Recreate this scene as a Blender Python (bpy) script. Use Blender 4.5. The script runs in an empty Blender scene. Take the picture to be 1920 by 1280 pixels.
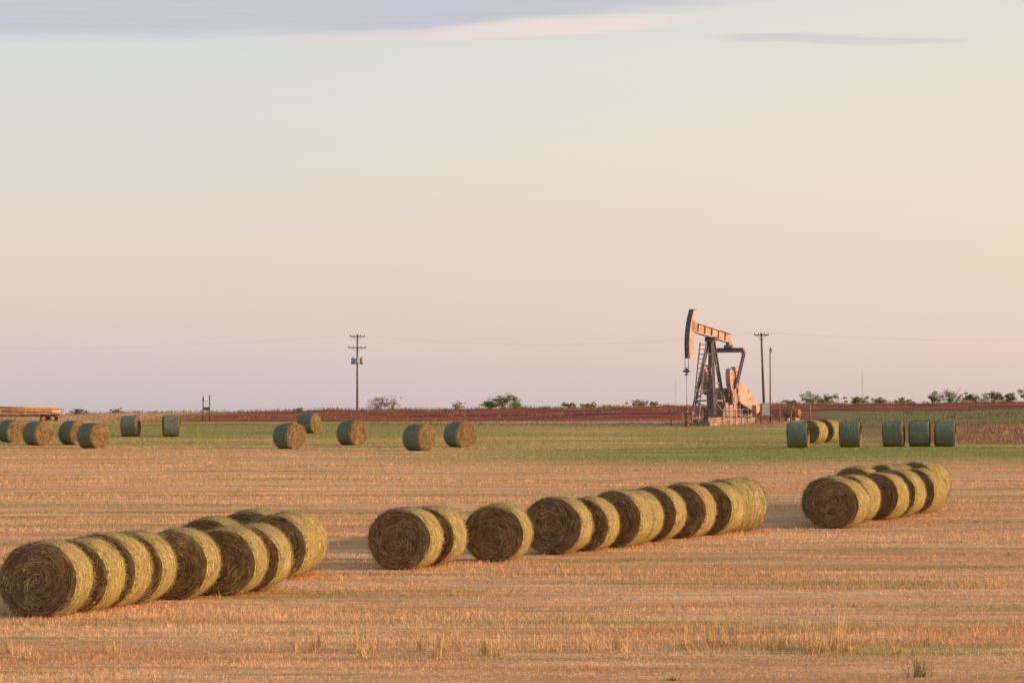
import bpy, math, random, bmesh
import numpy as np
from mathutils import Vector, noise, Matrix
random.seed(7); rng=np.random.default_rng(7)
scene=bpy.context.scene
col=scene.collection
CAMZ=4.126

# ------------------------------------------------------------------ terrain
PD=[-200,57.6,66,73,79,85,90,98,130,170,194,218,226,245,270,300,330,345,400,600,1500,6000]
PZ=[0,0,.08,.13,.215,.365,.515,.708,1.27,1.99,2.198,2.41,2.60,3.16,3.72,4.24,4.66,4.74,4.5,3.4,-2,-30]
def sstep(a,b,v):
    t=np.clip((v-a)/(b-a),0,1); return t*t*(3-2*t)
def zf(x,y):
    x=np.asarray(x,float); y=np.asarray(y,float)
    z=0
    for o,w in ((-4,.2),(-2,.2),(0,.2),(2,.2),(4,.2)):
        z=z+w*np.interp(y+o,PD,PZ)
    z=z+0.0125*np.clip(x,-90,90)*sstep(215,330,y)
    z=z+0.03*np.sin(x*.11+1)*np.sin(y*.07)*sstep(100,140,y)
    # uneven graded earth bank
    z=z+sstep(268,285,y)*(1-sstep(340,352,y))*(.10*np.sin(y*.33+1.6*np.sin(x*.045))+.05*np.sin(x*.31+y*.1)+.04*np.sin(x*.77+2*np.sin(y*.2)))
    return z
def zs(x,y): return float(zf(x,y))

# ------------------------------------------------------------------ node helpers
class NT:
    def __init__(s,nt): s.nt=nt; s.N=nt.nodes; s.L=nt.links
    def _in(s,sock,v):
        if isinstance(v,bpy.types.NodeSocket): s.L.new(v,sock)
        elif v is not None:
            if sock.type=='RGBA' and len(v)==3: v=(*v,1)
            sock.default_value=v
    def m(s,op,a,b=None,c=None,clamp=False):
        n=s.N.new('ShaderNodeMath'); n.operation=op; n.use_clamp=clamp
        s._in(n.inputs[0],a)
        if b is not None: s._in(n.inputs[1],b)
        if c is not None: s._in(n.inputs[2],c)
        return n.outputs[0]
    def mr(s,v,a,b,c=0.,d=1.):
        n=s.N.new('ShaderNodeMapRange'); n.interpolation_type='SMOOTHSTEP'
        s._in(n.inputs[0],v); n.inputs[1].default_value=a; n.inputs[2].default_value=b
        n.inputs[3].default_value=c; n.inputs[4].default_value=d
        return n.outputs[0]
    def mix(s,f,a,b,bt='MIX'):
        n=s.N.new('ShaderNodeMix'); n.data_type='RGBA'; n.blend_type=bt
        s._in(n.inputs[0],f); s._in(n.inputs[6],a); s._in(n.inputs[7],b)
        return n.outputs[2]
    def xyz(s,a,b,c):
        n=s.N.new('ShaderNodeCombineXYZ')
        s._in(n.inputs[0],a); s._in(n.inputs[1],b); s._in(n.inputs[2],c); return n.outputs[0]
    def sep(s,v):
        n=s.N.new('ShaderNodeSeparateXYZ'); s._in(n.inputs[0],v); return n.outputs
    def noise(s,v,scale=1.,detail=4.,rough=.55,w=None):
        n=s.N.new('ShaderNodeTexNoise')
        if w is not None:
            n.noise_dimensions='4D'; s._in(n.inputs['W'],w)
        s._in(n.inputs['Vector'],v)
        n.inputs['Scale'].default_value=scale; n.inputs['Detail'].default_value=detail; n.inputs['Roughness'].default_value=rough
        return n.outputs[0]
    def ramp(s,v,stops):
        n=s.N.new('ShaderNodeValToRGB'); s._in(n.inputs[0],v)
        e=n.color_ramp.elements
        while len(e)<len(stops): e.new(.5)
        for i,(p,c) in enumerate(stops):
            e[i].position=p; e[i].color=(*c,1)
        return n.outputs[0]
    def bump(s,h,strength,dist):
        n=s.N.new('ShaderNodeBump'); s._in(n.inputs['Height'],h)
        n.inputs['Strength'].default_value=strength; n.inputs['Distance'].default_value=dist
        return n.outputs[0]
def newmat(name):
    m=bpy.data.materials.new(name); m.use_nodes=True
    t=NT(m.node_tree); b=t.N['Principled BSDF']
    b.inputs['Roughness'].default_value=.9
    b.inputs['Specular IOR Level'].default_value=.15
    return m,t,b
def simple(name,c1,c2,scale=4.,rough=.7,spec=.3,metal=0.,rust=None):
    m,t,b=newmat(name)
    tc=t.N.new('ShaderNodeTexCoord').outputs['Object']
    n=t.noise(tc,scale,5.,.6)
    c=t.mix(t.mr(n,.35,.65),c1,c2)
    if rust:
        n2=t.noise(tc,scale*2.3,6.,.7)
        c=t.mix(t.mr(n2,.52,.66),c,rust)
    t.L.new(c,b.inputs['Base Color'])
    t.L.new(t.bump(n,.3,.02),b.inputs['Normal'])
    b.inputs['Roughness'].default_value=rough; b.inputs['Specular IOR Level'].default_value=spec
    b.inputs['Metallic'].default_value=metal
    return m

def field_colour(t,bright=1.0):
    g=t.N.new('ShaderNodeNewGeometry').outputs['Position']
    x,y,z=t.sep(g)
    big=t.noise(t.xyz(t.m('MULTIPLY',x,.03),t.m('MULTIPLY',y,.07),0.),1.,3.)
    stk=t.noise(t.xyz(t.m('MULTIPLY',x,.06),t.m('MULTIPLY',y,.60),3.),1.,6.,.66)
    mid=t.noise(t.xyz(t.m('MULTIPLY',x,.40),t.m('MULTIPLY',y,1.5),5.),1.,5.,.65)
    fin=t.noise(t.xyz(t.m('MULTIPLY',x,2.6),t.m('MULTIPLY',y,5.),7.),1.,4.,.7)
    tan=t.mix(t.mr(stk,.36,.64),(.70,.365,.165),(.97,.62,.345))
    tan=t.mix(t.mr(mid,.35,.6,.5,0.),tan,(.56,.29,.13))
    tan=t.mix(t.mr(fin,.3,.75),t.mix(.30,tan,(.40,.23,.12)),tan)
    yw=t.m('ADD',y,t.m('MULTIPLY',t.m('SUBTRACT',big,.5),40.))
    yw=t.m('ADD',yw,t.m('MULTIPLY',t.m('SUBTRACT',stk,.5),34.))
    # greens
    green=t.mix(t.mr(fin,.3,.7),(.15,.20,.035),(.33,.35,.08))
    pn=t.noise(t.xyz(t.m('MULTIPLY',x,.07),t.m('MULTIPLY',y,.40),11.),1.,5.,.62)
    patch=t.m('MULTIPLY',t.mr(pn,.51,.66),.62)
    strip=t.m('MULTIPLY',t.m('MULTIPLY',t.mr(yw,138.,158.),t.mr(yw,188.,172.)),t.mr(x,-14.,12.,.12,1.))
    strip=t.m('MULTIPLY',strip,t.mr(pn,.30,.48,.5,.95))
    far=t.m('MULTIPLY',t.mr(yw,164.,190.),t.mr(t.m('ADD',t.m('MULTIPLY',big,.6),t.m('MULTIPLY',pn,.4)),.38,.56,.20,.75))
    lft=t.m('MULTIPLY',t.m('MULTIPLY',t.mr(yw,196.,214.),t.mr(x,10.,-10.,.45,1.)),.8)
    gf=t.m('MAXIMUM',t.m('MAXIMUM',patch,strip),t.m('MAXIMUM',far,lft))
    gf=t.m('MULTIPLY',gf,t.mr(y,266.,250.))
    c=t.mix(gf,tan,green)
    # thin pale pad round the well
    yp=t.m('ADD',y,t.m('MULTIPLY',t.m('SUBTRACT',stk,.5),14.))
    pad=t.m('MULTIPLY',t.m('MULTIPLY',t.mr(yp,240.,244.),t.mr(x,1.,9.)),t.mr(x,38.,30.))
    c=t.mix(t.m('MULTIPLY',pad,.75),c,t.mix(t.mr(fin,.3,.7),(.42,.22,.15),(.60,.37,.27)))
    # right hand rough ground
    rg=t.m('MULTIPLY',t.mr(t.m('ADD',x,t.m('MULTIPLY',big,8.)),27.,33.),t.mr(y,182.,196.))
    rgc=t.mix(t.m('MAXIMUM',t.mr(stk,.44,.58),t.m('MULTIPLY',t.mr(y,236.,252.),.8)),(.36,.16,.10),(.13,.19,.05))
    rgc=t.mix(t.mr(mid,.45,.6,0.,.5),rgc,(.32,.20,.10))
    c=t.mix(t.m('MULTIPLY',rg,.9),c,rgc)
    # red earth
    xr=t.m('ADD',x,t.m('MULTIPLY',t.m('SUBTRACT',stk,.5),20.))
    red=t.m('MULTIPLY',t.mr(t.m('ADD',y,t.m('MULTIPLY',t.m('SUBTRACT',stk,.5),14.)),256.,262.),t.mr(xr,-40.,-30.))
    yr=t.m('ADD',y,t.m('MULTIPLY',t.m('SUBTRACT',stk,.5),20.))
    red=t.m('MULTIPLY',red,t.m('SUBTRACT',1.,t.m('MULTIPLY',t.mr(x,26.,32.),t.mr(yr,298.,288.))))
    red=t.m('MULTIPLY',red,t.mr(y,352.,343.))
    lay=t.noise(t.xyz(t.m('MULTIPLY',x,.05),t.m('MULTIPLY',y,.16),9.),1.,5.,.6)
    rc=t.mix(t.mr(lay,.40,.60),(.13,.030,.018),(.40,.10,.052))
    rc=t.mix(t.mr(mid,.52,.66,0.,.5),rc,(.36,.17,.09))
    c=t.mix(red,c,rc)
    if bright!=1.0: c=t.mix(1.,c,(bright,bright,bright),'MULTIPLY')
    return c,fin,t.m('ADD',t.m('MULTIPLY',stk,.5),t.m('MULTIPLY',mid,.8))

# ------------------------------------------------------------------ materials
mg,t,b=newmat('field_ground')
c,fin,stk=field_colour(t)
t.L.new(c,b.inputs['Base Color'])
h=t.m('ADD',fin,stk)
t.L.new(t.bump(h,.9,.12),b.inputs['Normal'])
ms,t,b=newmat('stubble_straw')
c,fin,stk=field_colour(t,1.03)
t.L.new(c,b.inputs['Base Color'])

def straw(name,dark,light,kind,gold=.55,gcol=(.42,.295,.115)):
    m,t,b=newmat(name)
    tc=t.N.new('ShaderNodeTexCoord').outputs['Object']
    x,y,z=t.sep(tc)
    zc=t.m('SUBTRACT',z,.79)
    r=t.m('SQRT',t.m('ADD',t.m('MULTIPLY',x,x),t.m('MULTIPLY',zc,zc)))
    th=t.m('ARCTAN2',zc,x)
    rnd=t.m('MULTIPLY',t.N.new('ShaderNodeObjectInfo').outputs['Random'],40.)
    cs=t.m('COSINE',th); sn=t.m('SINE',th)
    if kind=='end':
        v=t.xyz(t.m('MULTIPLY',r,22.),t.m('MULTIPLY',cs,1.3),t.m('MULTIPLY',sn,1.3))
        v2=t.xyz(t.m('MULTIPLY',r,80.),t.m('MULTIPLY',cs,7.),t.m('MULTIPLY',sn,7.))
        n1=t.noise(v,1.,4.,.65,rnd); n2=t.noise(v2,1.,4.,.7,rnd)
        n3=t.noise(tc,2.6,4.,.6,rnd)
        f=t.m('ADD',t.m('MULTIPLY',n1,.6),t.m('MULTIPLY',n2,.4))
        c=t.mix(t.mr(f,.38,.62),dark,light)
        c=t.mix(t.mr(n3,.35,.65,.0,.40),c,t.mix(.6,dark,(.08,.05,.025)))
        rim=t.mr(r,.60,.84,0.,.30)
        c=t.mix(rim,c,t.mix(.5,c,(.34,.24,.10)))
    else:
        v=t.xyz(t.m('MULTIPLY',y,30.),t.m('MULTIPLY',cs,2.2),t.m('MULTIPLY',sn,2.2))
        v2=t.xyz(t.m('MULTIPLY',y,60.),t.m('MULTIPLY',cs,16.),t.m('MULTIPLY',sn,16.))
        n1=t.noise(v,1.,4.,.65,rnd); n2=t.noise(v2,1.,5.,.72,rnd); n3=t.noise(tc,2.2,4.,.6,rnd)
        f=t.m('ADD',t.m('MULTIPLY',n1,.45),t.m('MULTIPLY',n2,.55))
        c=t.mix(t.mr(f,.40,.60),dark,light)
        c=t.mix(t.mr(n3,.40,.62,.0,gold),c,gcol)
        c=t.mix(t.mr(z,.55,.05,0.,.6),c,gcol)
    t.L.new(c,b.inputs['Base Color'])
    t.L.new(t.bump(f,1.,.035),b.inputs['Normal'])
    return m
m_end=straw('hay_end_straw',(.11,.064,.033),(.42,.27,.135),'end')
m_wrap=straw('hay_net_wrap',(.17,.155,.065),(.62,.51,.215),'side',.6)
m_wrap_shade=straw('hay_net_wrap_shaded',(.14,.175,.13),(.27,.315,.225),'side',.2,(.30,.26,.14))  # cooler, darker copy of the wrap: shade painted into the far barrels
m_fuzz=simple('loose_straw',(.54,.38,.18),(.25,.175,.075),3.,.9,.1)

m_paint=simple('weathered_pink_grey_paint',(.44,.285,.23),(.56,.375,.305),.9,.6,.3,rust=(.25,.13,.09))
m_mach=simple('dull_machine_paint',(.32,.20,.165),(.46,.30,.25),1.6,.7,.3,rust=(.14,.08,.06))
m_steel=simple('dark_blue_grey_steel',(.17,.145,.17),(.31,.235,.23),2.,.6,.4,rust=(.16,.09,.07))
m_plate=simple('dark_worn_steel_and_head_shade',(.10,.09,.11),(.18,.145,.15),2.,.6,.4,rust=(.14,.07,.05))  # dark steel fittings; also the shade painted on the horse head's front
m_rust=simple('rusty_steel',(.26,.11,.06),(.38,.19,.11),3.,.85,.2)
m_pipe=simple('ochre_steel_pipe',(.48,.28,.13),(.62,.40,.20),3.,.85,.2)
m_wood=simple('weathered_pole_wood',(.13,.09,.075),(.22,.15,.12),3.,.9,.1)
m_grey=simple('galvanised_metal',(.28,.29,.32),(.38,.38,.40),3.,.5,.5,.3)
m_wire=simple('weathered_wire',(.50,.45,.45),(.60,.55,.55),3.,.5,.3)
m_dark=simple('black_rubber',(.035,.03,.03),(.08,.06,.05),3.,.9,.2)
m_ins=simple('insulator_ceramic',(.12,.10,.10),(.22,.2,.2),5.,.3,.5)
m_orange=simple('faded_orange_paint',(.55,.29,.13),(.68,.42,.22),1.5,.7,.2,rust=(.3,.14,.07))
m_leafA=simple('bush_leaf_green',(.14,.21,.06),(.30,.36,.12),1.2,.8,.2)
m_leafB=simple('bush_leaf_olive',(.23,.22,.09),(.38,.32,.15),1.2,.8,.2)
m_bark=simple('bush_bark',(.14,.10,.075),(.24,.18,.13),5.,.9,.1)
m_weed=simple('dry_weed_straw',(.74,.52,.27),(.50,.32,.15),.8,.9,.1)
m_weedr=simple('reddish_dry_brush',(.50,.27,.18),(.30,.20,.10),.25,.9,.1)
m_weedg=simple('ridge_weeds_olive',(.36,.22,.12),(.17,.19,.065),.12,.9,.1)
m_weedn=simple('green_weed_leaf',(.10,.14,.04),(.22,.22,.08),1.,.9,.1)

# ------------------------------------------------------------------ mesh helpers
def np_mesh(name,V,F,mat,smooth=False):
    me=bpy.data.meshes.new(name)
    V=np.asarray(V,np.float32); F=np.asarray(F,np.int32); k=F.shape[1]
    me.vertices.add(len(V)); me.vertices.foreach_set('co',V.ravel())
    me.loops.add(F.size); me.loops.foreach_set('vertex_index',F.ravel())
    me.polygons.add(len(F)); me.polygons.foreach_set('loop_start',np.arange(0,F.size,k,dtype=np.int32))
    me.polygons.foreach_set('loop_total',np.full(len(F),k,np.int32))
    if smooth: me.polygons.foreach_set('use_smooth',np.ones(len(F),bool))
    me.materials.append(mat); me.update(calc_edges=True)
    return me
def blades(P,H,W,lean=.25,top=.35):
    n=len(P); yaw=rng.uniform(0,2*np.pi,n)
    dx=np.cos(yaw)*W/2; dy=np.sin(yaw)*W/2
    la=rng.uniform(0,2*np.pi,n); ll=rng.normal(0,lean,n)*H
    tx=P[:,0]+np.cos(la)*ll; ty=P[:,1]+np.sin(la)*ll; tz=P[:,2]+H
    V=np.empty((n,4,3))
    V[:,0]=np.stack([P[:,0]-dx,P[:,1]-dy,P[:,2]],1); V[:,1]=np.stack([P[:,0]+dx,P[:,1]+dy,P[:,2]],1)
    V[:,2]=np.stack([tx+dx*top,ty+dy*top,tz],1); V[:,3]=np.stack([tx-dx*top,ty-dy*top,tz],1)
    F=np.arange(n*4).reshape(n,4)
    return V.reshape(-1,3),F
def link(name,me,parent=None,**props):
    o=bpy.data.objects.new(name,me); col.objects.link(o)
    if parent: o.parent=parent
    for k,v in props.items(): o[k]=v
    return o

class Part:
    def __init__(s): s.v=[]; s.f=[]; s.sm=[]
    def add(s,vs,fs,smooth=False):
        o=len(s.v); s.v+= [tuple(p) for p in vs]; s.f+=[tuple(i+o for i in f) for f in fs]; s.sm+=[smooth]*len(fs)
        return s
    def box(s,c,size,rot=None):
        hx,hy,hz=[q/2 for q in size]; vs=[Vector((sx*hx,sy*hy,sz*hz)) for sx in(-1,1) for sy in(-1,1) for sz in(-1,1)]
        if rot is not None: vs=[rot@p for p in vs]
        vs=[p+Vector(c) for p in vs]
        return s.add(vs,[(0,1,3,2),(4,6,7,5),(0,4,5,1),(2,3,7,6),(0,2,6,4),(1,5,7,3)])
    def beam(s,p0,p1,w,h):
        p0=Vector(p0);p1=Vector(p1);d=p1-p0; q=d.to_track_quat('X','Z').to_matrix()
        return s.box((p0+p1)/2,(d.length,w,h),q)
    def ibeam(s,p0,p1,w,h,tk=.05):
        p0=Vector(p0);p1=Vector(p1);d=p1-p0; q=d.to_track_quat('X','Z').to_matrix(); c=(p0+p1)/2; up=q@Vector((0,0,1))
        s.box(c+up*(h/2-tk/2),(d.length,w,tk),q); s.box(c-up*(h/2-tk/2),(d.length,w,tk),q)
        return s.box(c,(d.length-.004,tk,h-2*tk),q)
    def cyl(s,p0,p1,r,n=12,r1=None):
        p0=Vector(p0);p1=Vector(p1);d=(p1-p0); q=d.to_track_quat('Z','Y').to_matrix(); r1=r if r1 is None else r1
        vs=[];
        for k,(p,rr) in enumerate(((p0,r),(p1,r1))):
            for i in range(n):
                a=2*math.pi*i/n; vs.append(p+q@Vector((rr*math.cos(a),rr*math.sin(a),0)))
        fs=[(i,(i+1)%n,n+(i+1)%n,n+i) for i in range(n)]
        o=len(s.v); s.add(vs,fs,True)
        s.f.append(tuple(o+i for i in range(n))[::-1]); s.f.append(tuple(o+n+i for i in range(n))); s.sm+=[False,False]
        return s
    def prism(s,poly,y0,y1):
        n=len(poly); vs=[(x,y0,z) for x,z in poly]+[(x,y1,z) for x,z in poly]
        fs=[tuple(range(n)),tuple(range(2*n-1,n-1,-1))]+[(i,n+i,n+(i+1)%n,(i+1)%n) for i in range(n)]
        return s.add(vs,fs)
    def obj(s,name,mat,parent=None,**props):
        me=bpy.data.meshes.new(name); me.from_pydata(s.v,[],s.f); me.materials.append(mat)
        me.polygons.foreach_set('use_smooth',s.sm); me.update()
        bm=bmesh.new(); bm.from_mesh(me); bmesh.ops.recalc_face_normals(bm,faces=bm.faces); bm.to_mesh(me); bm.free()
        return link(name,me,parent,**props)
def empty(name,loc,rotz=0,**props):
    o=bpy.data.objects.new(name,None); o.empty_display_size=.3; o.location=loc; o.rotation_euler=(0,0,rotz); col.objects.link(o)
    for k,v in props.items(): o[k]=v
    return o

# ------------------------------------------------------------------ ground
ys=np.unique(np.concatenate([np.linspace(-60,40,21),np.linspace(40,130,121),np.linspace(130,400,221),np.geomspace(400,6000,50)]))
xs=np.unique(np.concatenate([-np.geomspace(90,2500,18)[::-1],np.linspace(-90,90,151),np.geomspace(90,2500,18)]))
X,Y=np.meshgrid(xs,ys); Z=zf(X,Y)
V=np.stack([X.ravel(),Y.ravel(),Z.ravel()],1)
nx=len(xs); ny=len(ys)
I=(np.arange(ny-1)[:,None]*nx+np.arange(nx-1)[None,:]).ravel()
F=np.stack([I,I+1,I+nx+1,I+nx],1)
link('ground',np_mesh('ground',V,F,mg,True),kind='structure',label='stubble hay field rising to red earth and scrub')

# ------------------------------------------------------------------ stubble (uncountable)
N=460000
d=np.exp(rng.uniform(np.log(41),np.log(256),N)); x=rng.uniform(-.205,.205,N)*d
near=d<95
row=np.round(d/.42)*.42+rng.normal(0,.10,N)
d=np.where(near&(rng.random(N)<.3),row,d)
mod=.65+.35*np.sin(x*.31+3*np.sin(d*.13))*np.sin(d*.9+.8*np.sin(x*.21))+.25*np.sin(d*.37+1.3*np.sin(x*.12))+.25*np.sin(x*1.3+d*.7)*np.sin(x*.6-d*1.9)
H=(.045+.06*rng.random(N))*np.clip(mod,.35,1.6)
P=np.stack([x,d,zf(x,d)-.01],1)
W=.009*(d/50)**.9
V,F=blades(P,H,W,.5)
link('stubble',np_mesh('stubble',V,F,ms),kind='stuff',label='short cut straw stubble covering the hay field')

pts=[];hs=[]
def tuft(cx,cy,rad,n,h):
    a=rng.uniform(0,2*np.pi,n); r=np.abs(rng.normal(0,rad,n))
    xx=cx+np.cos(a)*r*1.6; yy=cy+np.sin(a)*r
    pts.append(np.stack([xx,yy,zf(xx,yy)-.01],1)); hs.append(h*rng.uniform(.3,1.1,n))
for (px,py,k,h) in [(-3.9,49.5,3,.40),(-3.0,49.8,3,.38),(-2.5,49.2,2,.32),(-1.2,49.6,6,.56),(-.6,49.4,3,.50),(.4,49.6,2,.34),(1.7,49.7,4,.58),
        (3.1,50,3,.52),(3.7,50.2,5,.58),(4.6,50.2,5,.60),(5.3,49.8,7,.60),(5.7,49.5,2,.42),(-6.9,49.2,2,.28),(-8.3,48.6,4,.30),(7.6,51,1,.25)]:
    for i in range(k):
        tuft(px+rng.normal(0,.24),py+rng.normal(0,.55),.05,34,h*rng.uniform(.45,1.1))
for i in range(220):
    dd=math.exp(rng.uniform(math.log(45),math.log(150))); tuft(rng.uniform(-.19,.19)*dd,dd,.10,12,rng.uniform(.08,.20))
P=np.concatenate(pts);Hh=np.concatenate(hs)
V,F=blades(P,Hh,.011*np.ones(len(P)),.26,.5)
link('dry_grass',np_mesh('dry_grass',V,F,m_weed),kind='stuff',label='pale tall dry grass tufts standing in the stubble')
pts=[];hs=[]
tuft(6.35,44.7,.07,50,.30); tuft(6.47,44.8,.05,26,.24); tuft(2.5,44.2,.05,50,.1)
tuft(-10.3,69,.05,30,.2)
for i in range(90):
    dd=math.exp(rng.uniform(math.log(60),math.log(160))); tuft(rng.uniform(-.19,.19)*dd,dd,.16,16,rng.uniform(.05,.11))
for (cx,cy,n) in [(15.4,93,26),(-17,84,16),(-20,126,18),(9,66,10)]:
    for i in range(n): tuft(cx+rng.normal(0,.9),cy+rng.normal(0,.3),.15,14,rng.uniform(.05,.12))
P=np.concatenate(pts);Hh=np.concatenate(hs)
V,F=blades(P,Hh,.012*np.ones(len(P)),.35,.4)
link('green_weeds',np_mesh('green_weeds',V,F,m_weedn),kind='stuff',label='small dark green weeds among the stubble')

_sd=[3]
def scatter(name,mat,ncl,per,xr,yr,h,w,label,fn=None,lean=.35,rad=.7):
    # random clumps of uneven size
    R=np.random.default_rng(_sd[0]); _sd[0]+=1
    cx=R.uniform(*xr,ncl); cy=R.uniform(*yr,ncl); ch=R.uniform(.25,1.,ncl)**1.5; cr=R.uniform(.3,1.6,ncl)*rad
    k=R.integers(ncl,size=ncl*per)
    x=cx[k]+R.normal(0,1,len(k))*cr[k]*1.5; y=cy[k]+R.normal(0,1,len(k))*cr[k]
    keep=(y<yr[1]+2)
    if fn is not None: keep&=fn(x,y)
    x=x[keep];y=y[keep];k=k[keep]
    H=h*R.uniform(.35,1.,len(x))*(.25+ch[k])
    V,F=blades(np.stack([x,y,zf(x,y)-.02],1),H,w*np.ones(len(x)),lean,.4)
    link(name,np_mesh(name,V,F,mat),kind='stuff',label=label)
scatter('ridge_weeds',m_weedg,520,38,(-72,76),(334,350),.46,.05,'low olive and tan weeds along the ridge',rad=.6)
scatter('red_brush',m_weedr,330,60,(26,50),(188,240),.40,.03,'low reddish dry brush on rough ground',lambda x,y:(x>.148*y),lean=.8)
scatter('green_scrub',m_weedn,200,45,(27,70),(236,290),.34,.04,'green grass on rough ground beyond the bales',lambda x,y:(x>.12*y))
scatter('pad_weeds',m_weedr,150,32,(-14,30),(242,260),.28,.035,'dry pinkish weeds around the well pad')
scatter('field_edge_weeds',m_weedg,420,34,(-62,-8),(258,330),.24,.045,'low weeds at the far edge of the hay field',lambda x,y:(x<-30)|(y<262),lean=.5)
scatter('bank_weeds',m_weedg,130,26,(-30,26),(268,330),.34,.045,'sparse weeds growing on the red earth bank')

# ------------------------------------------------------------------ hay bales
BW=1.2
def bale_meshes(seed):
    R=random.Random(seed); off=Vector((seed*7.3,seed*3.1,0))
    nth=72
    def rad(th,y):
        rx=.85; rz=.80
        p=Vector((math.cos(th),math.sin(th),y*.8))*1.6+off
        k=1+.030*noise.noise(p)+.014*noise.noise(p*4)
        return rx*k*math.cos(th), max(rz*k*math.sin(th),-.745+.01*noise.noise(p*5))
    vs=[];fs=[]
    prof=[]
    nr=12
    hw=BW/2
    for i in range(1,nr+1): prof.append((i/nr*.94,-hw))
    prof+= [(.972,-hw+.025),(.985,-hw+.07)]
    for i in range(1,8): prof.append((.985,-hw+.07+(BW-.14)*i/8))
    prof+= [(.985,hw-.07),(.972,hw-.025)]
    for i in range(nr,0,-1): prof.append((i/nr*.94,hw))
    for s,y in prof:
        for j in range(nth):
            th=2*math.pi*j/nth; a,c=rad(th,y)
            yy=y
            if abs(abs(y)-hw)<1e-6:
                q=Vector((a*s*4,c*s*4,seed+ (5 if y>0 else 0)))
                yy=y+math.copysign(1,y)*(.045*(1-s*s)+.03*noise.noise(q)+.012*noise.noise(q*3.5)+.012*math.sin(s*38+2*th))
            vs.append((a*s,yy,c*s+.79))
    n=len(prof)
    for i in range(n-1):
        for j in range(nth):
            k=(j+1)%nth; fs.append((i*nth+j,i*nth+k,(i+1)*nth+k,(i+1)*nth+j))
    vs.append((0,-hw-.05,.79)); c0=len(vs)-1; vs.append((0,hw+.05,.79)); c1=len(vs)-1
    tri=[]
    for j in range(nth):
        k=(j+1)%nth; tri.append((c0,k,j)); tri.append((c1,(n-1)*nth+j,(n-1)*nth+k))
    nm=len(fs)+len(tri)
    allf=fs+tri
    fz=[]; mi=[]
    for side in(-1,1):
        for i in range(1700):
            s=math.sqrt(R.random())*.97; th=R.uniform(0,2*math.pi); a,c=rad(th,side*hw)
            L=R.uniform(.06,.24); w=R.uniform(.003,.008); ta=th+math.pi/2+R.gauss(0,.35)
            bx,bz=a*s,c*s+.79; y0=side*(hw+.045*(1-s*s)+.004)
            y1=y0+side*abs(R.gauss(0,.03))
            dx,dz=math.cos(ta)*L,math.sin(ta)*L
            nxv,nzv=-math.sin(ta)*w,math.cos(ta)*w
            if (bx+dx)**2/.85**2+(bz+dz-.79)**2/.8**2>.97: continue
            o=len(vs); vs+=[(bx-nxv,y0,bz-nzv),(bx+nxv,y0,bz+nzv),(bx+dx+nxv,y1,bz+dz+nzv),(bx+dx-nxv,y1,bz+dz-nzv)]
            fz.append((o,o+1,o+2,o+3)); mi.append(R.choice((0,0,1)))
    for i in range(800):
        th=R.uniform(0,2*math.pi); side=R.choice((-1,1)); y=side*(hw-abs(R.gauss(0,.03)))
        a,c=rad(th,y); L=R.uniform(.01,.06); w=.004
        o=len(vs); ex=a*(1+L)+R.gauss(0,.03); ez=c*(1+L)+R.gauss(0,.03)
        tx,tz=-math.sin(th)*w,math.cos(th)*w
        vs+=[(a-tx,y,c+.79-tz),(a+tx,y,c+.79+tz),(ex,y+side*.02,ez+.79),(ex-tx,y+side*.02,ez+.79-tz)]
        fz.append((o,o+1,o+2,o+3)); mi.append(1)
    me=bpy.data.meshes.new('hay_bale'); me.from_pydata(vs,[],allf+fz)
    me.materials.append(m_end); me.materials.append(m_fuzz)
    me.polygons.foreach_set('use_smooth',[True]*nm+[False]*len(fz))
    me.polygons.foreach_set('material_index',[0]*nm+mi); me.update()
    vs=[];fs=[];ny=24
    for i in range(ny+1):
        y=-hw+.012+(BW-.024)*i/ny
        e=min(i,ny-i); s={0:.968,1:.992}.get(e,1.0)
        for j in range(nth):
            th=2*math.pi*j/nth; a,c=rad(th,y); q=1+.012*noise.noise(Vector((y*14,math.cos(th)*3+seed,math.sin(th)*3)))+.009*noise.noise(Vector((y*30,math.cos(th)*14,math.sin(th)*14+seed)))
            vs.append((a*s*q,y,c*s*q+.79))
    for i in range(ny):
        for j in range(nth):
            k=(j+1)%nth; fs.append((i*nth+j,i*nth+k,(i+1)*nth+k,(i+1)*nth+j))
    nb=len(fs)
    # stalks lying round the barrel, caught under the net
    for i in range(1900):
        th=R.uniform(0,2*math.pi); y=R.uniform(-hw+.03,hw-.03); L=R.uniform(.06,.2); dy=R.gauss(0,.4)*L; w=R.uniform(.003,.007)
        a0,c0_=rad(th,y); th1=th+L/.82; y1=min(max(y+dy,-hw+.01),hw-.01); a1,c1_=rad(th1,y1); k0=1.008; k1=1.012+abs(R.gauss(0,.020))
        if min(c0_,c1_)<-.72: continue
        o=len(vs); vs+=[(a0*k0,y-w,c0_*k0+.79),(a0*k0,y+w,c0_*k0+.79),(a1*k1,y1+w,c1_*k1+.79),(a1*k1,y1-w,c1_*k1+.79)]
        fs.append((o,o+1,o+2,o+3))
    out=[]
    for mm in (m_wrap,m_wrap_shade):
        mw=bpy.data.meshes.new('net_wrap'); mw.from_pydata(vs,[],fs); mw.materials.append(mm)
        mw.polygons.foreach_set('use_smooth',[True]*nb+[False]*(len(fs)-nb)); mw.update(); out.append(mw)
    return me,out
variants=[bale_meshes(s) for s in range(1,6)]
LN='round hay bale with shaded brown end and sunlit wrapped side'
LF='round hay bale with sunlit orange end on green-tan field'
LS='round hay bale showing shaded green net-wrapped side on the grass'
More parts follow.
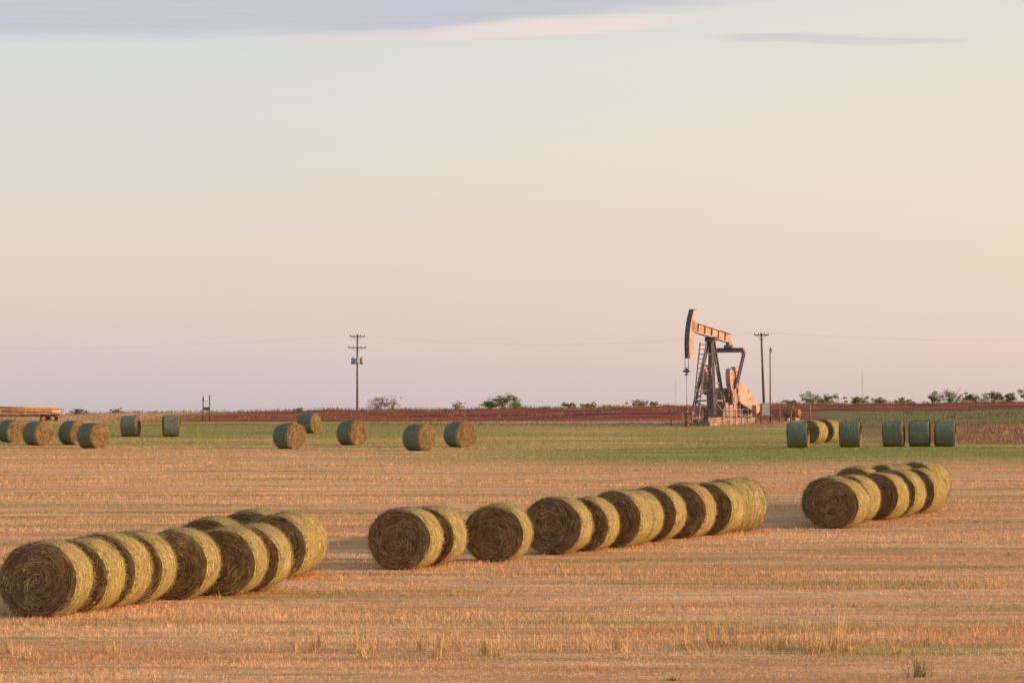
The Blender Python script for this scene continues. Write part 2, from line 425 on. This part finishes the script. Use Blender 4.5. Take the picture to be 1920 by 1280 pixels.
bales=[
 (-9.50,58.2,-9,1,LN),(-9.02,59.45,-10,.99,LN),(-8.62,60.7,-9,.99,LN),(-8.24,61.95,-9,.99,LN),(-7.38,63.2,-9,1.,LN),(-6.46,64.45,-10,.99,LN),
 (-5.98,65.7,-10,.99,LN),(-7.25,68.8,-9,1.,LN),(-6.60,72.6,-12,1,LN),(-5.72,69.9,-10,1,LN),(-5.56,71.25,-11,1.0,LN),
 (-2.76,73.6,-15,1,LN),(-2.13,74.95,-17,.99,LN),(-.36,76.6,-14,.98,LN),(1.27,79.6,-17,1,LN),(2.14,81.0,-18,.98,LN),(3.10,82.35,-17,1.03,LN),
 (3.49,83.65,-19,1.02,LN),(4.22,84.95,-18,1.02,LN),(5.20,86.25,-20,1.03,LN),(6.15,87.55,-21,1.02,LN),(6.90,89.2,-46,1.05,'round hay bale turned to show its green-gold wrapped side'),
 (10.41,90.6,-24,.98,LN),(10.34,92.1,-22,.98,LN),(11.13,93.3,-25,.98,LN),(12.13,100,-20,1,LN),(12.30,94.9,-25,.99,LN),(13.62,102,-50,1,LN),
 (13.05,96.5,-26,1,LN),(14.06,98.5,-27,1,LN),(15.0,104,-34,1,LN),
 (-36.5,199,50,1,LF),(-34.1,194,46,1,LF),(-30.6,184,50,1,LF),(-28.55,185.5,48,1,LF),(-25.6,174,52,1,LF),
 (-29.2,218,86,1,LS),(-26.1,218,97,1,LS),
 (-13.5,173,48,1,LF),(-16.07,226,64,1,LF),(-10.37,185,46,1,LF),(-5.51,169,52,1,LF),(-3.24,178,42,1,LF),
 (17.7,176,82,1,LS),(20.1,190,-38,.98,LF),(21.5,194,-35,1,LF),(21.16,178,80,1.02,LS),(24.15,180,78,1.02,LS),(25.8,180.1,82,1,LS),(27.4,180,80,1,LS)]
for i,(x,y,r,s,lab) in enumerate(bales):
    me,mws=variants[(i*3+i//5)%5]
    o=bpy.data.objects.new('hay_bale',me); col.objects.link(o)
    o.location=(x,y,zs(x,y)-.035); 
    flip=(i%2)*math.pi if abs(r)<70 else 0
    o.rotation_euler=(math.radians(random.uniform(-1.5,1.5)),math.radians(random.uniform(-1,1)),math.radians(r+random.uniform(-2,2))+flip)
    s2=s*random.uniform(.98,1.015); o.scale=(s2*random.uniform(.97,1.02),s,s2)
    o['label']=lab; o['category']='hay bale'; o['group']='round hay bales lying in rows across the field'
    w=bpy.data.objects.new('net_wrap',mws[1 if (y>150 and r>0) else 0]); col.objects.link(w); w.parent=o  # far bales with barrels away from the sun take the shade-coloured wrap

# ------------------------------------------------------------------ pumpjack
PX,PY=17.14,245.
pj=empty('pumpjack',(PX,PY,zs(PX,PY)-.1),math.atan2(-.835,-.55),label='weathered pinkish-grey oil pumpjack with raised horse head',category='pumpjack')
tl=math.radians(7.5)
def bp(x,off=0.):
    return (x*math.cos(tl)-off*math.sin(tl),0,8.06+x*math.sin(tl)+off*math.cos(tl))
p=Part()
for y in(-.75,.75): p.ibeam((1.9,y,.55),(-6.5,y,.55),.3,.5)
for x in(1.7,.6,-.6,-1.8,-3.2,-4.6,-6.2): p.beam((x,-.6,.5),(x,.6,.5),.22,.3)
p.box((-2.2,0,.15),(8.9,2.3,.3))
p.obj('skid_base',m_mach,pj)
p=Part()
for x,y in((1.35,1.15),(1.35,-1.15),(-1.1,.8),(-1.1,-.8)):
    p.ibeam((x,y,.8),(.12*(1 if x>0 else -1),.18*(1 if y>0 else -1),7.3),.24,.26,.05)
def leg(x,y,z):
    k=(z-.8)/6.5; return (x+(.12*(1 if x>0 else -1)-x)*k, y+(.18*(1 if y>0 else -1)-y)*k, z)
for z in(2.2,3.7,5.2): 
    p.beam(leg(1.35,1.15,z),leg(1.35,-1.15,z),.1,.12)
    for sy in(1,-1): p.beam(leg(1.35,1.15*sy,z),leg(-1.1,.8*sy,z),.1,.12)
p.beam(leg(1.35,1.15,1.0),leg(1.35,-1.15,2.2),.08,.08); p.beam(leg(1.35,-1.15,2.2),leg(1.35,1.15,3.7),.08,.08)
for sy in(1,-1): p.beam(leg(1.35,1.15*sy,2.2),leg(-1.1,.8*sy,3.7),.08,.08); p.beam(leg(-1.1,.8*sy,1.),leg(1.35,1.15*sy,2.2),.08,.08)
p.box((0,0,7.34),(.7,.8,.12))
p.obj('samson_post',m_steel,pj)
p=Part(); p.box((0,0,7.5),(.5,.3,.2)); p.cyl((0,-.5,7.55),(0,.5,7.55),.17); p.box((0,.42,7.48),(.4,.16,.3)); p.box((0,-.42,7.48),(.4,.16,.3))
p.obj('saddle_bearing',m_plate,pj)
p=Part(); p.ibeam(bp(3.2),bp(-3.4),.40,.86,.07)
for x in(2.4,1.2,0,-1.2,-2.4):
    p.beam(Vector(bp(x,-.36)),Vector(bp(x,.36)),.34,.05)
p.obj('walking_beam',m_paint,pj)
arc=[]
for i in range(17):
    a=math.radians(29.5-40*i/16); arc.append((-2+6.12*math.cos(a),6.9+6.12*math.sin(a)))
poly=arc+[(3.38,5.80),(3.22,7.2),(3.02,8.6),(2.90,9.90)]
p=Part(); p.prism(poly,-.20,.20)
hh=p.obj('horse_head',m_paint,pj)
p=Part()
for i in range(16):
    (x0,z0),(x1,z1)=arc[i],arc[i+1]; p.beam((x0+.04,0,z0),(x1+.04,0,z1),.46,.06)
p.beam((arc[0][0],0,arc[0][1]+.03),(2.88,0,9.94),.46,.06)
p.obj('shaded_face_plate',m_plate,hh)  # dark colour stands in for shade on the head's front arc
p=Part(); p.prism([(2.8,7.9),(3.5,8.1),(3.5,9.0),(2.8,8.85)],-.25,-.205); p.prism([(2.8,7.9),(3.5,8.1),(3.5,9.0),(2.8,8.85)],.205,.25); p.box((3.0,0,8.4),(.1,.49,.1))
p.obj('hinge_plate',m_mach,hh)
p=Part()
for y in(-.16,.16): p.cyl((4.20,y,7.3),(4.19,y,4.75),.035,6)
p.box((4.19,0,4.68),(.2,.6,.18)); p.cyl((4.19,0,4.5),(4.19,0,4.95),.1,8); p.box((4.19,0,4.4),(.24,.24,.14))
p.obj('bridle_cable',m_plate,pj)
p=Part(); p.box((-3.15,0,7.1),(.45,.34,.55)); p.cyl((-3.15,-.4,6.88),(-3.15,.4,6.88),.18); p.ibeam((-3.2,-1.45,6.6),(-3.2,1.45,6.6),.40,.40,.05)
for y in(-1.4,1.4): p.box((-3.2,y,6.5),(.34,.2,.5))
p.obj('equalizer',m_steel,pj)
SH=(-1.95,2.35); TIP=(-1.45,4.85); PIN=(-1.78,3.45)
for sy in(-1,1):
    p=Part(); p.ibeam((-3.2,1.52*sy,6.45),(PIN[0],1.50*sy,PIN[1]),.22,.26,.05); p.box((PIN[0],1.50*sy,PIN[1]),(.34,.2,.4)); p.box((-3.2,1.52*sy,6.4),(.25,.18,.3))
    p.obj('pitman_arm',m_steel,pj)
    d=Vector((TIP[0]-SH[0],0,TIP[1]-SH[1])).normalized(); nrm=Vector((d.z,0,-d.x))
    def cp(u,w): q=Vector((SH[0],0,SH[1]))+d*u+nrm*w; return (q.x,q.z)
    poly=[cp(-.45,.3),cp(-.3,.42),cp(2.4,.26),cp(2.55,0),cp(2.4,-.26),cp(-.3,-.42),cp(-.45,-.3)]
    p=Part(); p.prism(poly,1.14*sy,1.30*sy)
    p.cyl((SH[0],1.0*sy,SH[1]),(SH[0],1.36*sy,SH[1]),.3,14)
    ca=p.obj('crank_arm',m_mach,pj)
    for w0 in(-1,1):
        pl=[cp(.45,.48*w0)]
        for i in range(11):
            a=math.pi*i/10; pl.append(cp(1.60-1.15*math.cos(a)+.1*math.sin(a),w0*(.36+.46*math.sin(a)**.7)))
        pl.append(cp(2.75,.3*w0)); 
        if w0<0: pl=pl[::-1]
        q=Part(); y0,y1=sorted((1.00*sy,1.44*sy)); q.prism(pl,y0,y1)
        for u in(1.2,1.8,2.3): q.cyl((cp(u,.45*w0)[0],1.42*sy,cp(u,.45*w0)[1]),(cp(u,.45*w0)[0],1.50*sy,cp(u,.45*w0)[1]),.07,8)
        q.obj('counterweight',m_paint,ca)
p=Part()
poly=[(-2.95,1.25),(-3.05,2.4),(-2.65,3.15),(-2.0,3.3),(-1.3,3.1),(-.95,2.4),(-1.0,1.25)]
p.prism(poly,-.62,.62); p.prism([(-3.12,2.25),(-3.12,2.42),(-.88,2.42),(-.88,2.25)],-.70,.70)
p.cyl((SH[0],-1.0,SH[1]),(SH[0],1.0,SH[1]),.2,12); p.cyl((-2.6,-.8,2.5),(-2.6,.9,2.5),.13,10)
p.box((-2.0,0,1.05),(2.7,1.5,.5))
for x in(-2.7,-2.2,-1.7,-1.3): p.box((x,0,1.75),(.06,1.36,.8))
p.obj('gear_reducer',m_mach,pj)
p=Part(); p.box((-2.05,0,.79),(2.9,1.7,.03))
for y0 in(.78,-.90):
    p.prism([(-3.7,.78),(-3.5,2.0),(-2.6,2.2),(-.9,2.0),(-.5,.78)],y0,y0+.12)
for x in(-3.2,-2.4,-1.6,-.9): p.box((x,.93,1.35),(.1,.05,1.1))
p.obj('pedestal',m_mach,pj)
def hull(c0,r0,c1,r1):
    d=math.atan2(c1[1]-c0[1],c1[0]-c0[0]); L=math.hypot(c1[0]-c0[0],c1[1]-c0[1]); be=math.acos((r0-r1)/L); out=[]
    for i in range(13):
        a=d+be+(2*math.pi-2*be)*i/12; out.append((c0[0]+r0*math.cos(a),c0[1]+r0*math.sin(a)))
    for i in range(9):
        a=d-be+2*be*i/8; out.append((c1[0]+r1*math.cos(a),c1[1]+r1*math.sin(a)))
    return out
p=Part(); pl=hull((-3.35,2.85),.92,(-6.0,1.60),.48); p.prism(pl,1.0,1.26)
pl2=hull((-3.35,2.85),.84,(-6.0,1.60),.40); p.prism(pl2,1.25,1.29)
bg=p.obj('belt_guard',m_paint,pj)
p=Part(); p.beam((-4.6,1.05,.8),(-4.6,1.05,1.5),.08,.08); p.beam((-3.2,1.05,.8),(-3.2,1.05,1.95),.08,.08); p.beam((-4.64,1.05,.84),(-3.16,1.05,.84),.07,.07); p.obj('guard_bracket',m_steel,bg)
p=Part(); p.cyl((-5.85,-.35,1.7),(-5.85,.6,1.7),.42,16); p.cyl((-5.85,.6,1.7),(-5.85,.98,1.7),.12,8); p.box((-5.85,.12,1.15),(.9,1.0,.65)); p.box((-5.4,.1,1.95),(.3,.35,.3))
p.obj('electric_motor',m_steel,pj)
p=Part(); 
for y in(-.30,.30): p.beam((2.75,y,.3),(1.35,y,7.2),.09,.09)
for i in range(17):
    k=(i+.5)/17; p.beam((2.75-1.4*k,-.30,.3+6.9*k),(2.75-1.4*k,.30,.3+6.9*k),.07,.06)
for k in(.40,.85): 
    for y in(-.3,.3): p.beam((2.75-1.4*k,y,.3+6.9*k),(leg(1.35,1.,.3+6.9*k)[0],y,.3+6.9*k),.05,.05)
p.obj('ladder',m_steel,pj)
p=Part()
for sy in(1,-1):
    Y0=1.85*sy
    for x in(1.2,.1,-1.,-2.1,-3.2): p.beam((x,Y0,0),(x,Y0,1.5),.07,.07)
    for z in(.55,1.0,1.48): p.beam((1.2,Y0,z),(-3.2,Y0,z),.045,.045)
for z in(.55,1.0,1.48): p.beam((1.25,1.85,z),(1.25,-1.85,z),.045,.045)
p.obj('guard_rail',m_steel,pj)

# wellhead
h=Vector((-.55,-.835,0)); wx,wy=PX+h.x*4.19,PY+h.y*4.19
wh=empty('wellhead',(wx,wy,zs(wx,wy)-.03),math.atan2(-.835,-.55),label='rusty wellhead with polished rod under the pumpjack',category='wellhead')
p=Part(); p.cyl((0,0,0),(0,0,.8),.17); p.cyl((0,0,.35),(0,0,.45),.28); p.cyl((0,0,.8),(0,0,.9),.26); p.cyl((0,0,.9),(0,0,1.5),.12); p.cyl((0,-.5,1.15),(0,.5,1.15),.08); p.cyl((0,0,1.5),(0,0,1.75),.18)
p.obj('casing_head',m_rust,wh)
p=Part(); p.cyl((0,0,1.7),(0,0,4.5),.03,8); p.obj('polished_rod',m_grey,wh)
p=Part(); p.cyl((0,.5,1.15),(0,.62,1.15),.16,10); p.cyl((0,.5,1.15),(0,.5,.1),.06,8); p.obj('valve',m_rust,wh)

# ------------------------------------------------------------------ utility poles
def pole(x,y,hgt,lean,arms,trans,label,w=2.2):
    e=empty('utility_pole',(x,y,zs(x,y)-.1),0,label=label,category='utility pole',group='wooden utility poles')
    tx=lean*hgt
    p=Part(); p.cyl((0,0,0),(tx,0,hgt),.17,12,.11); p.obj('pole_shaft',m_wood,e)
    for (z,ww) in arms:
        cx=lean*z; p=Part(); p.box((cx,-.16,z),(ww,.11,.14)); 
        for sx in(-1,1): p.beam((cx+sx*ww*.3,-.17,z-.05),(cx,-.13,z-.75),.04,.04)
        ar=p.obj('crossarm',m_wood,e)
        for sx in((-1,-.45,.45,1) if ww>1.6 else(-1,1)):
            p=Part(); xx=cx+sx*(ww/2-.08); p.cyl((xx,-.16,z+.07),(xx,-.16,z+.2),.03,6); p.cyl((xx,-.16,z+.17),(xx,-.16,z+.3),.07,8,.05); p.obj('insulator',m_ins,ar)
    if trans:
        z=trans
        for sx,yy in((-.62,-.1),(.0,-.5),(.62,-.1)):
            p=Part(); xx=lean*z+sx; p.cyl((xx,yy,z-.45),(xx,yy,z+.4),.27,14); p.cyl((xx,yy,z+.4),(xx,yy,z+.48),.29,14,.1); p.cyl((xx+.08,yy,z+.46),(xx+.08,yy,z+.7),.04,6); p.cyl((xx-.08,yy,z+.46),(xx-.08,yy,z+.7),.04,6)
            p.box((xx*.5,yy*.5,z+.1),(abs(sx)+.1,.1 if sx else .4,.08)); p.obj('transformer',m_grey,e)
    return e
zA=zs(-22.3,410); hA=4.126+151*410/5333-zA
pA=pole(-22.3,410,hA,0,[(hA-.35,2.2),(hA-1.95,2.6)],hA-3.9,'tall wooden power pole with two crossarms and grey transformers')
zB=zs(30.9,350); hB=4.126+154*350/5333-zB
pB=pole(31.0,350,hB,-.035,[(hB-.3,1.8)],None,'leaning wooden power pole with one crossarm behind the pumpjack')
e=empty('service_pole',(22.7,250,zs(22.7,250)-.05),0,label='slim dark service pole beside the pumpjack',category='pole')
p=Part(); p.cyl((0,0,0),(-.02,0,6.6),.075,10,.05); p.obj('pole_shaft',m_wood,e)
p=Part(); p.box((.02,-.1,6.4),(.22,.18,.3)); p.cyl((.02,-.1,6.55),(.02,-.1,6.75),.05,6); p.obj('service_head',m_grey,e)
e=empty('control_panel',(22.1,248.6,zs(22.1,248.6)-.05),math.radians(15),label='grey electrical control cabinet on posts beside the pumpjack',category='electrical box')
p=Part(); p.box((0,0,1.25),(.75,.35,1.0)); p.prism([(-.42,1.75),(0,1.84),(.42,1.75)],-.24,.2); p.obj('cabinet',m_grey,e)
p=Part(); p.box((0,-.19,1.25),(.62,.03,.86)); p.box((.24,-.22,1.25),(.04,.04,.14)); p.obj('door',m_grey,e)
for sx in(-.3,.3):
    p=Part(); p.beam((sx,.05,0),(sx,.05,.75),.07,.07); p.obj('leg',m_rust,e)
tx_,ty_=25.2,256
e=empty('rusty_tank',(tx_,ty_,zs(tx_,ty_)-.03),math.radians(-38),label='small rusty horizontal steel tank on saddles',category='tank')
p=Part(); p.cyl((-.7,0,.75),(.7,0,.75),.42,20); p.cyl((-.8,0,.75),(-.7,0,.75),.30,20,.42); p.cyl((.7,0,.75),(.8,0,.75),.42,20,.30); p.cyl((0,0,1.1),(0,0,1.3),.1,8); p.obj('vessel',m_rust,e)
for sx in(-.5,.5):
    p=Part(); p.prism([(sx-.08,0),(sx-.08,.45),(sx+.08,.45),(sx+.08,0)],-.36,.36); p.obj('saddle',m_steel,e)
for i,(fx,fy,fh) in enumerate([(21.2,247.5,1.6),(21.9,250.5,1.3),(23.6,251,1.5),(24.3,248,1.2),(26.4,252,1.7),(14.4,240.5,1.3),(13.6,243,1.5)]):
    p=Part(); p.cyl((0,0,0),(.02,0,fh),.06,8,.05); p.cyl((.02,0,fh),(.02,0,fh+.05),.065,8,.02)
    o=p.obj('steel_post',m_rust,None,label='short rusty steel post on the well pad',category='post',group='steel posts around the well pad'); o.location=(fx,fy,zs(fx,fy)-.05)
e=empty('gate_frame',(-29.0,270,zs(-29,270)-.05),0,label='dark steel H-frame of two posts in weeds',category='frame')
for sx,hh_ in((-.31,2.35),(.31,2.45)):
    p=Part(); p.cyl((sx,0,0),(sx,0,hh_),.06,8); p.obj('post',m_plate,e)
p=Part(); p.box((0,0,1.15),(.56,.09,.3)); p.obj('crossbar',m_plate,e)
p=Part(); p.beam((-.42,-.1,1.95),(-.2,-.1,1.95),.08,.1); p.obj('bracket',m_plate,e)
for mx,my,mh in((147.8,1200,17.),(51.8,900,11.)):
    g=zs(mx,my); e=empty('radio_mast',(mx,my,g-.2),0,label='thin distant lattice radio mast on the horizon',category='radio mast',group='distant radio masts')
    hh_=mh+4.126-g
    th_=.05 if my>1000 else .022
    p=Part(); s=.35
    for k in range(3):
        a=2*math.pi*k/3; p.cyl((s*math.cos(a),s*math.sin(a),0),(s*math.cos(a),s*math.sin(a),hh_),th_,5)
    nseg=int(hh_/1.2)
    for i in range(nseg):
        for k in range(3):
            a=2*math.pi*k/3;b2=2*math.pi*(k+1)/3; p.cyl((s*math.cos(a),s*math.sin(a),i*1.2),(s*math.cos(b2),s*math.sin(b2),i*1.2+1.2),th_*.6,4)
    p.obj('lattice',m_wire,e)
    p=Part(); p.cyl((0,0,hh_),(0,0,hh_+2),th_,5); p.obj('antenna',m_wire,e)

def wire(a,b,sag,r=.0028):
    n=28; p=Part(); pts=[]
    a=Vector(a);b=Vector(b)
    for i in range(n+1):
        k=i/n; q=a.lerp(b,k); q.z-=sag*4*k*(1-k); pts.append(q)
    o=a.copy()
    for i in range(n): p.cyl(pts[i]-o,pts[i+1]-o,r,4)
    ob=p.obj('power_line',m_wire,None,label='thin sagging power line strung between poles',category='power line',group='overhead power lines'); ob.location=o
tA=zA-.1+hA; tB=zB-.1+hB
for sx in(-1.,1.):
    wire((-22.3+sx,410,tA-.05),(31-.35+sx*.8,350,tB),1.5)
    wire((-22.3+sx,410,tA-.05),(-105+sx,440,tA-.2),1.5)
    wire((31-.35+sx*.8,350,tB),(95+sx,330,tB+.2),1.3)

# ------------------------------------------------------------------ bushes
def bush(x,y,w,h,mat,seed,label,dens=1.):
    R=np.random.default_rng(seed); z=zs(x,y)
    e=empty('mesquite_bush',(x,y,z-.05),0,label=label,category='bush',group='scrubby bushes along the ridge')
    p=Part(); tips=[]
    for i in range(9):
        a=R.uniform(0,2*math.pi); rr=R.uniform(.1,.45)*w
        t0=Vector((R.normal(0,.12),R.normal(0,.12),0)); t2=Vector((math.cos(a)*rr,math.sin(a)*rr*.6,h*R.uniform(.55,.98))); t1=t0.lerp(t2,.5)+Vector((R.normal(0,.1),0,.1))
        p.cyl(t0,t1,.035,5,.025); p.cyl(t1,t2,.025,5,.01); tips.append(t2); tips.append(t1.lerp(t2,.5))
        for k in range(2):
            t3=t1.lerp(t2,.6)+Vector((R.normal(0,.3),R.normal(0,.2),R.uniform(.1,.35)*h)); p.cyl(t1.lerp(t2,.4),t3,.016,4,.006); tips.append(t3)
    p.obj('stem',m_bark,e)
    n=int(1900*dens*w/3); C=[]
    for i in range(int(10+6*w)):
        b0=tips[R.integers(len(tips))]; C.append((b0.x+R.normal(0,.15*w),b0.y+R.normal(0,.2),min(max(b0.z*R.uniform(.3,1.02),.12),h*1.02),R.uniform(.12,.30)*min(h,1.6)))
    C=np.array(C); k=R.integers(len(C),size=n); off=R.normal(0,1,(n,3)); off/=np.linalg.norm(off,axis=1)[:,None]; off*=R.random((n,1))**.4
    P=C[k,:3]+off*C[k,3:4]*np.array([1.4,1,.85]); P[:,2]=np.maximum(P[:,2],.03)
    u=R.normal(0,1,(n,3)); u/=np.linalg.norm(u,axis=1)[:,None]; v=np.cross(u,R.normal(0,1,(n,3))); v/=np.linalg.norm(v,axis=1)[:,None]
    s=R.uniform(.035,.075,(n,1)); 
    V=np.stack([P-u*s,P+v*s*.6,P+u*s,P-v*s*.6],1).reshape(-1,3)
    link('foliage',np_mesh('foliage',V,np.arange(n*4).reshape(n,4),mat),e)
G='leafy green mesquite bush on the ridge'; O='sparse olive scrub bush on the ridge'
BL=[(-16.2,346,2.3,1.6,m_leafB,O,.9),(-14.6,346,2.0,1.75,m_leafB,O,.4),(-6.7,345,1.6,.95,m_leafB,O,.5),(-2.6,346,2.2,1.45,m_leafA,G,1.6),(-1.1,346,2.6,1.8,m_leafA,G,1.6),(.5,347,1.8,1.45,m_leafA,G,1.6),
  (7.0,345,2.4,.8,m_leafB,O,1),(9.2,346,2.8,.7,m_leafB,O,1),(15.4,345,2.2,1.0,m_leafB,O,1),(17.4,346,1.4,.7,m_leafB,O,1),(36.3,345,2.2,1.5,m_leafA,G,1.4),(38.,346,2.8,1.3,m_leafA,O,1.3),(41.9,346,3.4,1.15,m_leafA,G,1.2),(44.6,345,2.,.9,m_leafA,O,1),
  (47.6,346,3.4,.8,m_leafB,O,1),(51.2,346,2.8,1.4,m_leafA,O,1.1),(53.4,347,3.0,1.8,m_leafA,O,.8),(55.8,346,2.6,1.3,m_leafA,G,1.2),(58.3,345,3,1.4,m_leafA,O,1.2),(60.4,346,2.2,1.1,m_leafA,O,1.2),(63.0,345,2.8,2.3,m_leafA,G,1.8),(65.6,345,3,2.3,m_leafA,G,1.5),
  (-51.8,340,1.8,.9,m_leafA,O,1),(-47.4,342,1.7,.8,m_leafB,O,1),(-26,346,1.4,.5,m_leafB,O,1),(-60,340,2,.8,m_leafB,O,1),(26.5,345,1.6,.6,m_leafB,O,1),(33.9,346,1.6,.7,m_leafB,O,1)]
for i,(x,y,w,h,mt,l,dn) in enumerate(BL): bush(x,y,w,h,mt,100+i,l,dn)

# ------------------------------------------------------------------ trailer
tx_,ty_=-47.6,272
TZ=zs(tx_,ty_)-.12; TR=math.radians(4)
e=empty('farm_trailer',(tx_,ty_,TZ),TR,label='long faded orange flatbed farm trailer at the field edge',category='trailer')
p=Part(); p.box((0,0,.82),(9.4,2.2,.12)); 
for y in(-.7,.7): p.ibeam((-4.7,y,.64),(4.7,y,.64),.14,.24,.03)
for x in np.linspace(-4.5,4.5,10): p.box((x,0,.72),(.1,2.2,.08))
p.obj('deck',m_orange,e)
p=Part()
for y in(-1.06,1.06):
    for x in np.linspace(-4.6,4.6,9): p.box((x,y,1.05),(.07,.07,.34))
    p.box((0,y,1.24),(9.3,.06,.1))
p.obj('side_rail',m_orange,e)
for y in(-.95,.95):
    for x in(-3.5,2.9,3.75):
        p=Part(); p.cyl((x,y-.11,.36),(x,y+.11,.36),.35,18); w=p.obj('wheel',m_dark,e)
        p=Part(); p.cyl((x,y-.125,.36),(x,y+.125,.36),.2,12); p.obj('rim',m_orange,w)
for x in(-3.5,2.9,3.75):
    p=Part(); p.cyl((x,-.9,.36),(x,.9,.36),.06,8); p.obj('axle',m_steel,e)
p=Part(); p.beam((-4.7,-.6,.6),(-6.2,0,.5),.12,.12); p.beam((-4.7,.6,.6),(-6.2,0,.5),.12,.12); p.obj('drawbar',m_orange,e)
for i in range(7):
    p=Part(); p.cyl((-4.3+.15*random.random(),-.75+i*.25,.99),(4.0+.4*random.random(),-.75+i*.25,.99),.11,10)
    o=p.obj('steel_pipe',m_pipe,None,label='long ochre steel pipe lying on the trailer deck',category='pipe',group='pipes loaded on the trailer'); o.location=(tx_,ty_,TZ); o.rotation_euler=(0,0,TR)
i=0
for (zz,y0,n) in ((1.20,-.63,6),(1.41,-.5,5)):
    for k in range(n):
        p=Part(); p.cyl((-4.2+.5*random.random(),y0+k*.25,zz),(3.2+.9*random.random(),y0+k*.25,zz),.105,10)
        o=p.obj('steel_pipe',m_pipe,None,label='long ochre steel pipe lying on the trailer deck',category='pipe',group='pipes loaded on the trailer'); o.location=(tx_,ty_,TZ); o.rotation_euler=(0,0,TR)

# ------------------------------------------------------------------ world
w=bpy.data.worlds.new('World'); scene.world=w; w.use_nodes=True
t=NT(w.node_tree); bg=t.N['Background']
EL=math.radians(10); AZ=math.radians(96)
sky=t.N.new('ShaderNodeTexSky'); sky.sky_type='NISHITA'; sky.sun_disc=False; sky.sun_elevation=EL; sky.sun_rotation=AZ
sky.air_density=1.; sky.dust_density=2.; sky.ozone_density=1.
dr=t.N.new('ShaderNodeTexCoord').outputs['Generated']
x,y,z=t.sep(dr)
grad=t.ramp(z,[(0,(.66,.545,.545)),(.006,(.70,.575,.56)),(.0236,(.775,.61,.56)),(.052,(.795,.645,.545)),(.089,(.775,.695,.605)),(.1286,(.73,.705,.64)),(.15,(.69,.685,.64)),(.30,(.42,.47,.52)),(1.,(.24,.30,.40))])
xc=t.m('MINIMUM',t.m('MAXIMUM',x,-.12),.5)
warm=t.xyz(t.m('MULTIPLY',xc,.34),t.m('MULTIPLY',xc,.13),t.m('MULTIPLY',xc,-.10))
va=t.N.new('ShaderNodeVectorMath'); va.operation='ADD'; t.L.new(grad,va.inputs[0]); t.L.new(warm,va.inputs[1])
base=va.outputs[0]
az=t.m('DIVIDE',x,t.m('MAXIMUM',y,.05))
nz=t.noise(t.xyz(t.m('MULTIPLY',az,14.),t.m('MULTIPLY',z,160.),0.),1.,5.,.55)
nb=t.m('SUBTRACT',nz,.5)
front=t.mr(y,.1,.3)
bnd=t.m('ADD',t.m('ADD',t.m('MULTIPLY',t.m('ADD',az,.18),.018),.1262),t.m('MULTIPLY',t.m('MAXIMUM',t.m('ADD',az,.02),0.),.11))
ee=t.m('ADD',t.m('SUBTRACT',z,bnd),t.m('MULTIPLY',nb,.009))
nw=t.noise(t.xyz(t.m('MULTIPLY',az,9.),t.m('MULTIPLY',z,260.),8.),1.,5.,.6)
bank=t.m('MULTIPLY',t.m('MULTIPLY',t.mr(ee,-.001,.008),t.mr(z,.21,.17)),front)
bank=t.m('MULTIPLY',bank,t.mr(nw,.3,.6,.72,1.))
c=t.mix(t.m('MULTIPLY',bank,.95),base,(.535,.515,.595))
def streak(az0,el0,hw,hh,tilt,noi,colr,amt,c):
    dx=t.m('DIVIDE',t.m('SUBTRACT',az,az0),hw)
    dz=t.m('SUBTRACT',t.m('SUBTRACT',z,el0),t.m('MULTIPLY',t.m('SUBTRACT',az,az0),tilt))
    dz=t.m('DIVIDE',t.m('ADD',dz,t.m('MULTIPLY',nb,noi)),hh)
    rr=t.m('ADD',t.m('MULTIPLY',dx,dx),t.m('MULTIPLY',dz,dz))
    return t.mix(t.m('MULTIPLY',t.m('MULTIPLY',t.mr(rr,1.,0.),front),amt),c,colr)
c=streak(.016,.1355,.058,.0042,.05,.007,(.90,.73,.65),.9,c)
c=streak(-.03,.1325,.07,.0035,.04,.007,(.84,.72,.66),.5,c)
c=streak(.112,.1298,.050,.0026,-.03,.008,(.60,.56,.59),.65,c)
c=streak(.090,.1312,.024,.0018,-.05,.007,(.60,.55,.58),.4,c)
c=streak(.145,.1295,.02,.0012,-.03,.004,(.59,.55,.58),.4,c)
hz=t.noise(t.xyz(t.m('MULTIPLY',az,5.),t.m('MULTIPLY',z,30.),4.),1.,4.,.5)
c=t.mix(t.mr(hz,.4,.7,0.,.12),c,(.80,.68,.62))
sk=t.mix(1.,sky.outputs[0],(.04,.04,.04),'MULTIPLY')
c2=t.mix(1.,t.mix(1.,c,(.88,.88,.90),'MULTIPLY'),sk,'ADD')
t.L.new(c2,bg.inputs[0]); bg.inputs[1].default_value=1.0

sd=Vector((math.sin(AZ)*math.cos(EL),math.cos(AZ)*math.cos(EL),math.sin(EL)))
L=bpy.data.lights.new('sun','SUN'); L.energy=5.; L.angle=math.radians(.6); L.color=(1,.66,.38)
lo=bpy.data.objects.new('sun',L); lo.rotation_euler=(-sd).to_track_quat('-Z','Y').to_euler(); lo.location=(60,0,30); col.objects.link(lo)

cd=bpy.data.cameras.new('camera'); cd.lens=100; cd.sensor_width=36; cd.clip_end=12000; cd.clip_start=.5
co=bpy.data.objects.new('camera',cd); co.location=(0,0,CAMZ); co.rotation_euler=(math.pi/2+math.atan((776-640)/5333),0,0); col.objects.link(co)
scene.camera=co
scene.view_settings.view_transform='Standard'; scene.view_settings.look='None'; scene.view_settings.exposure=0
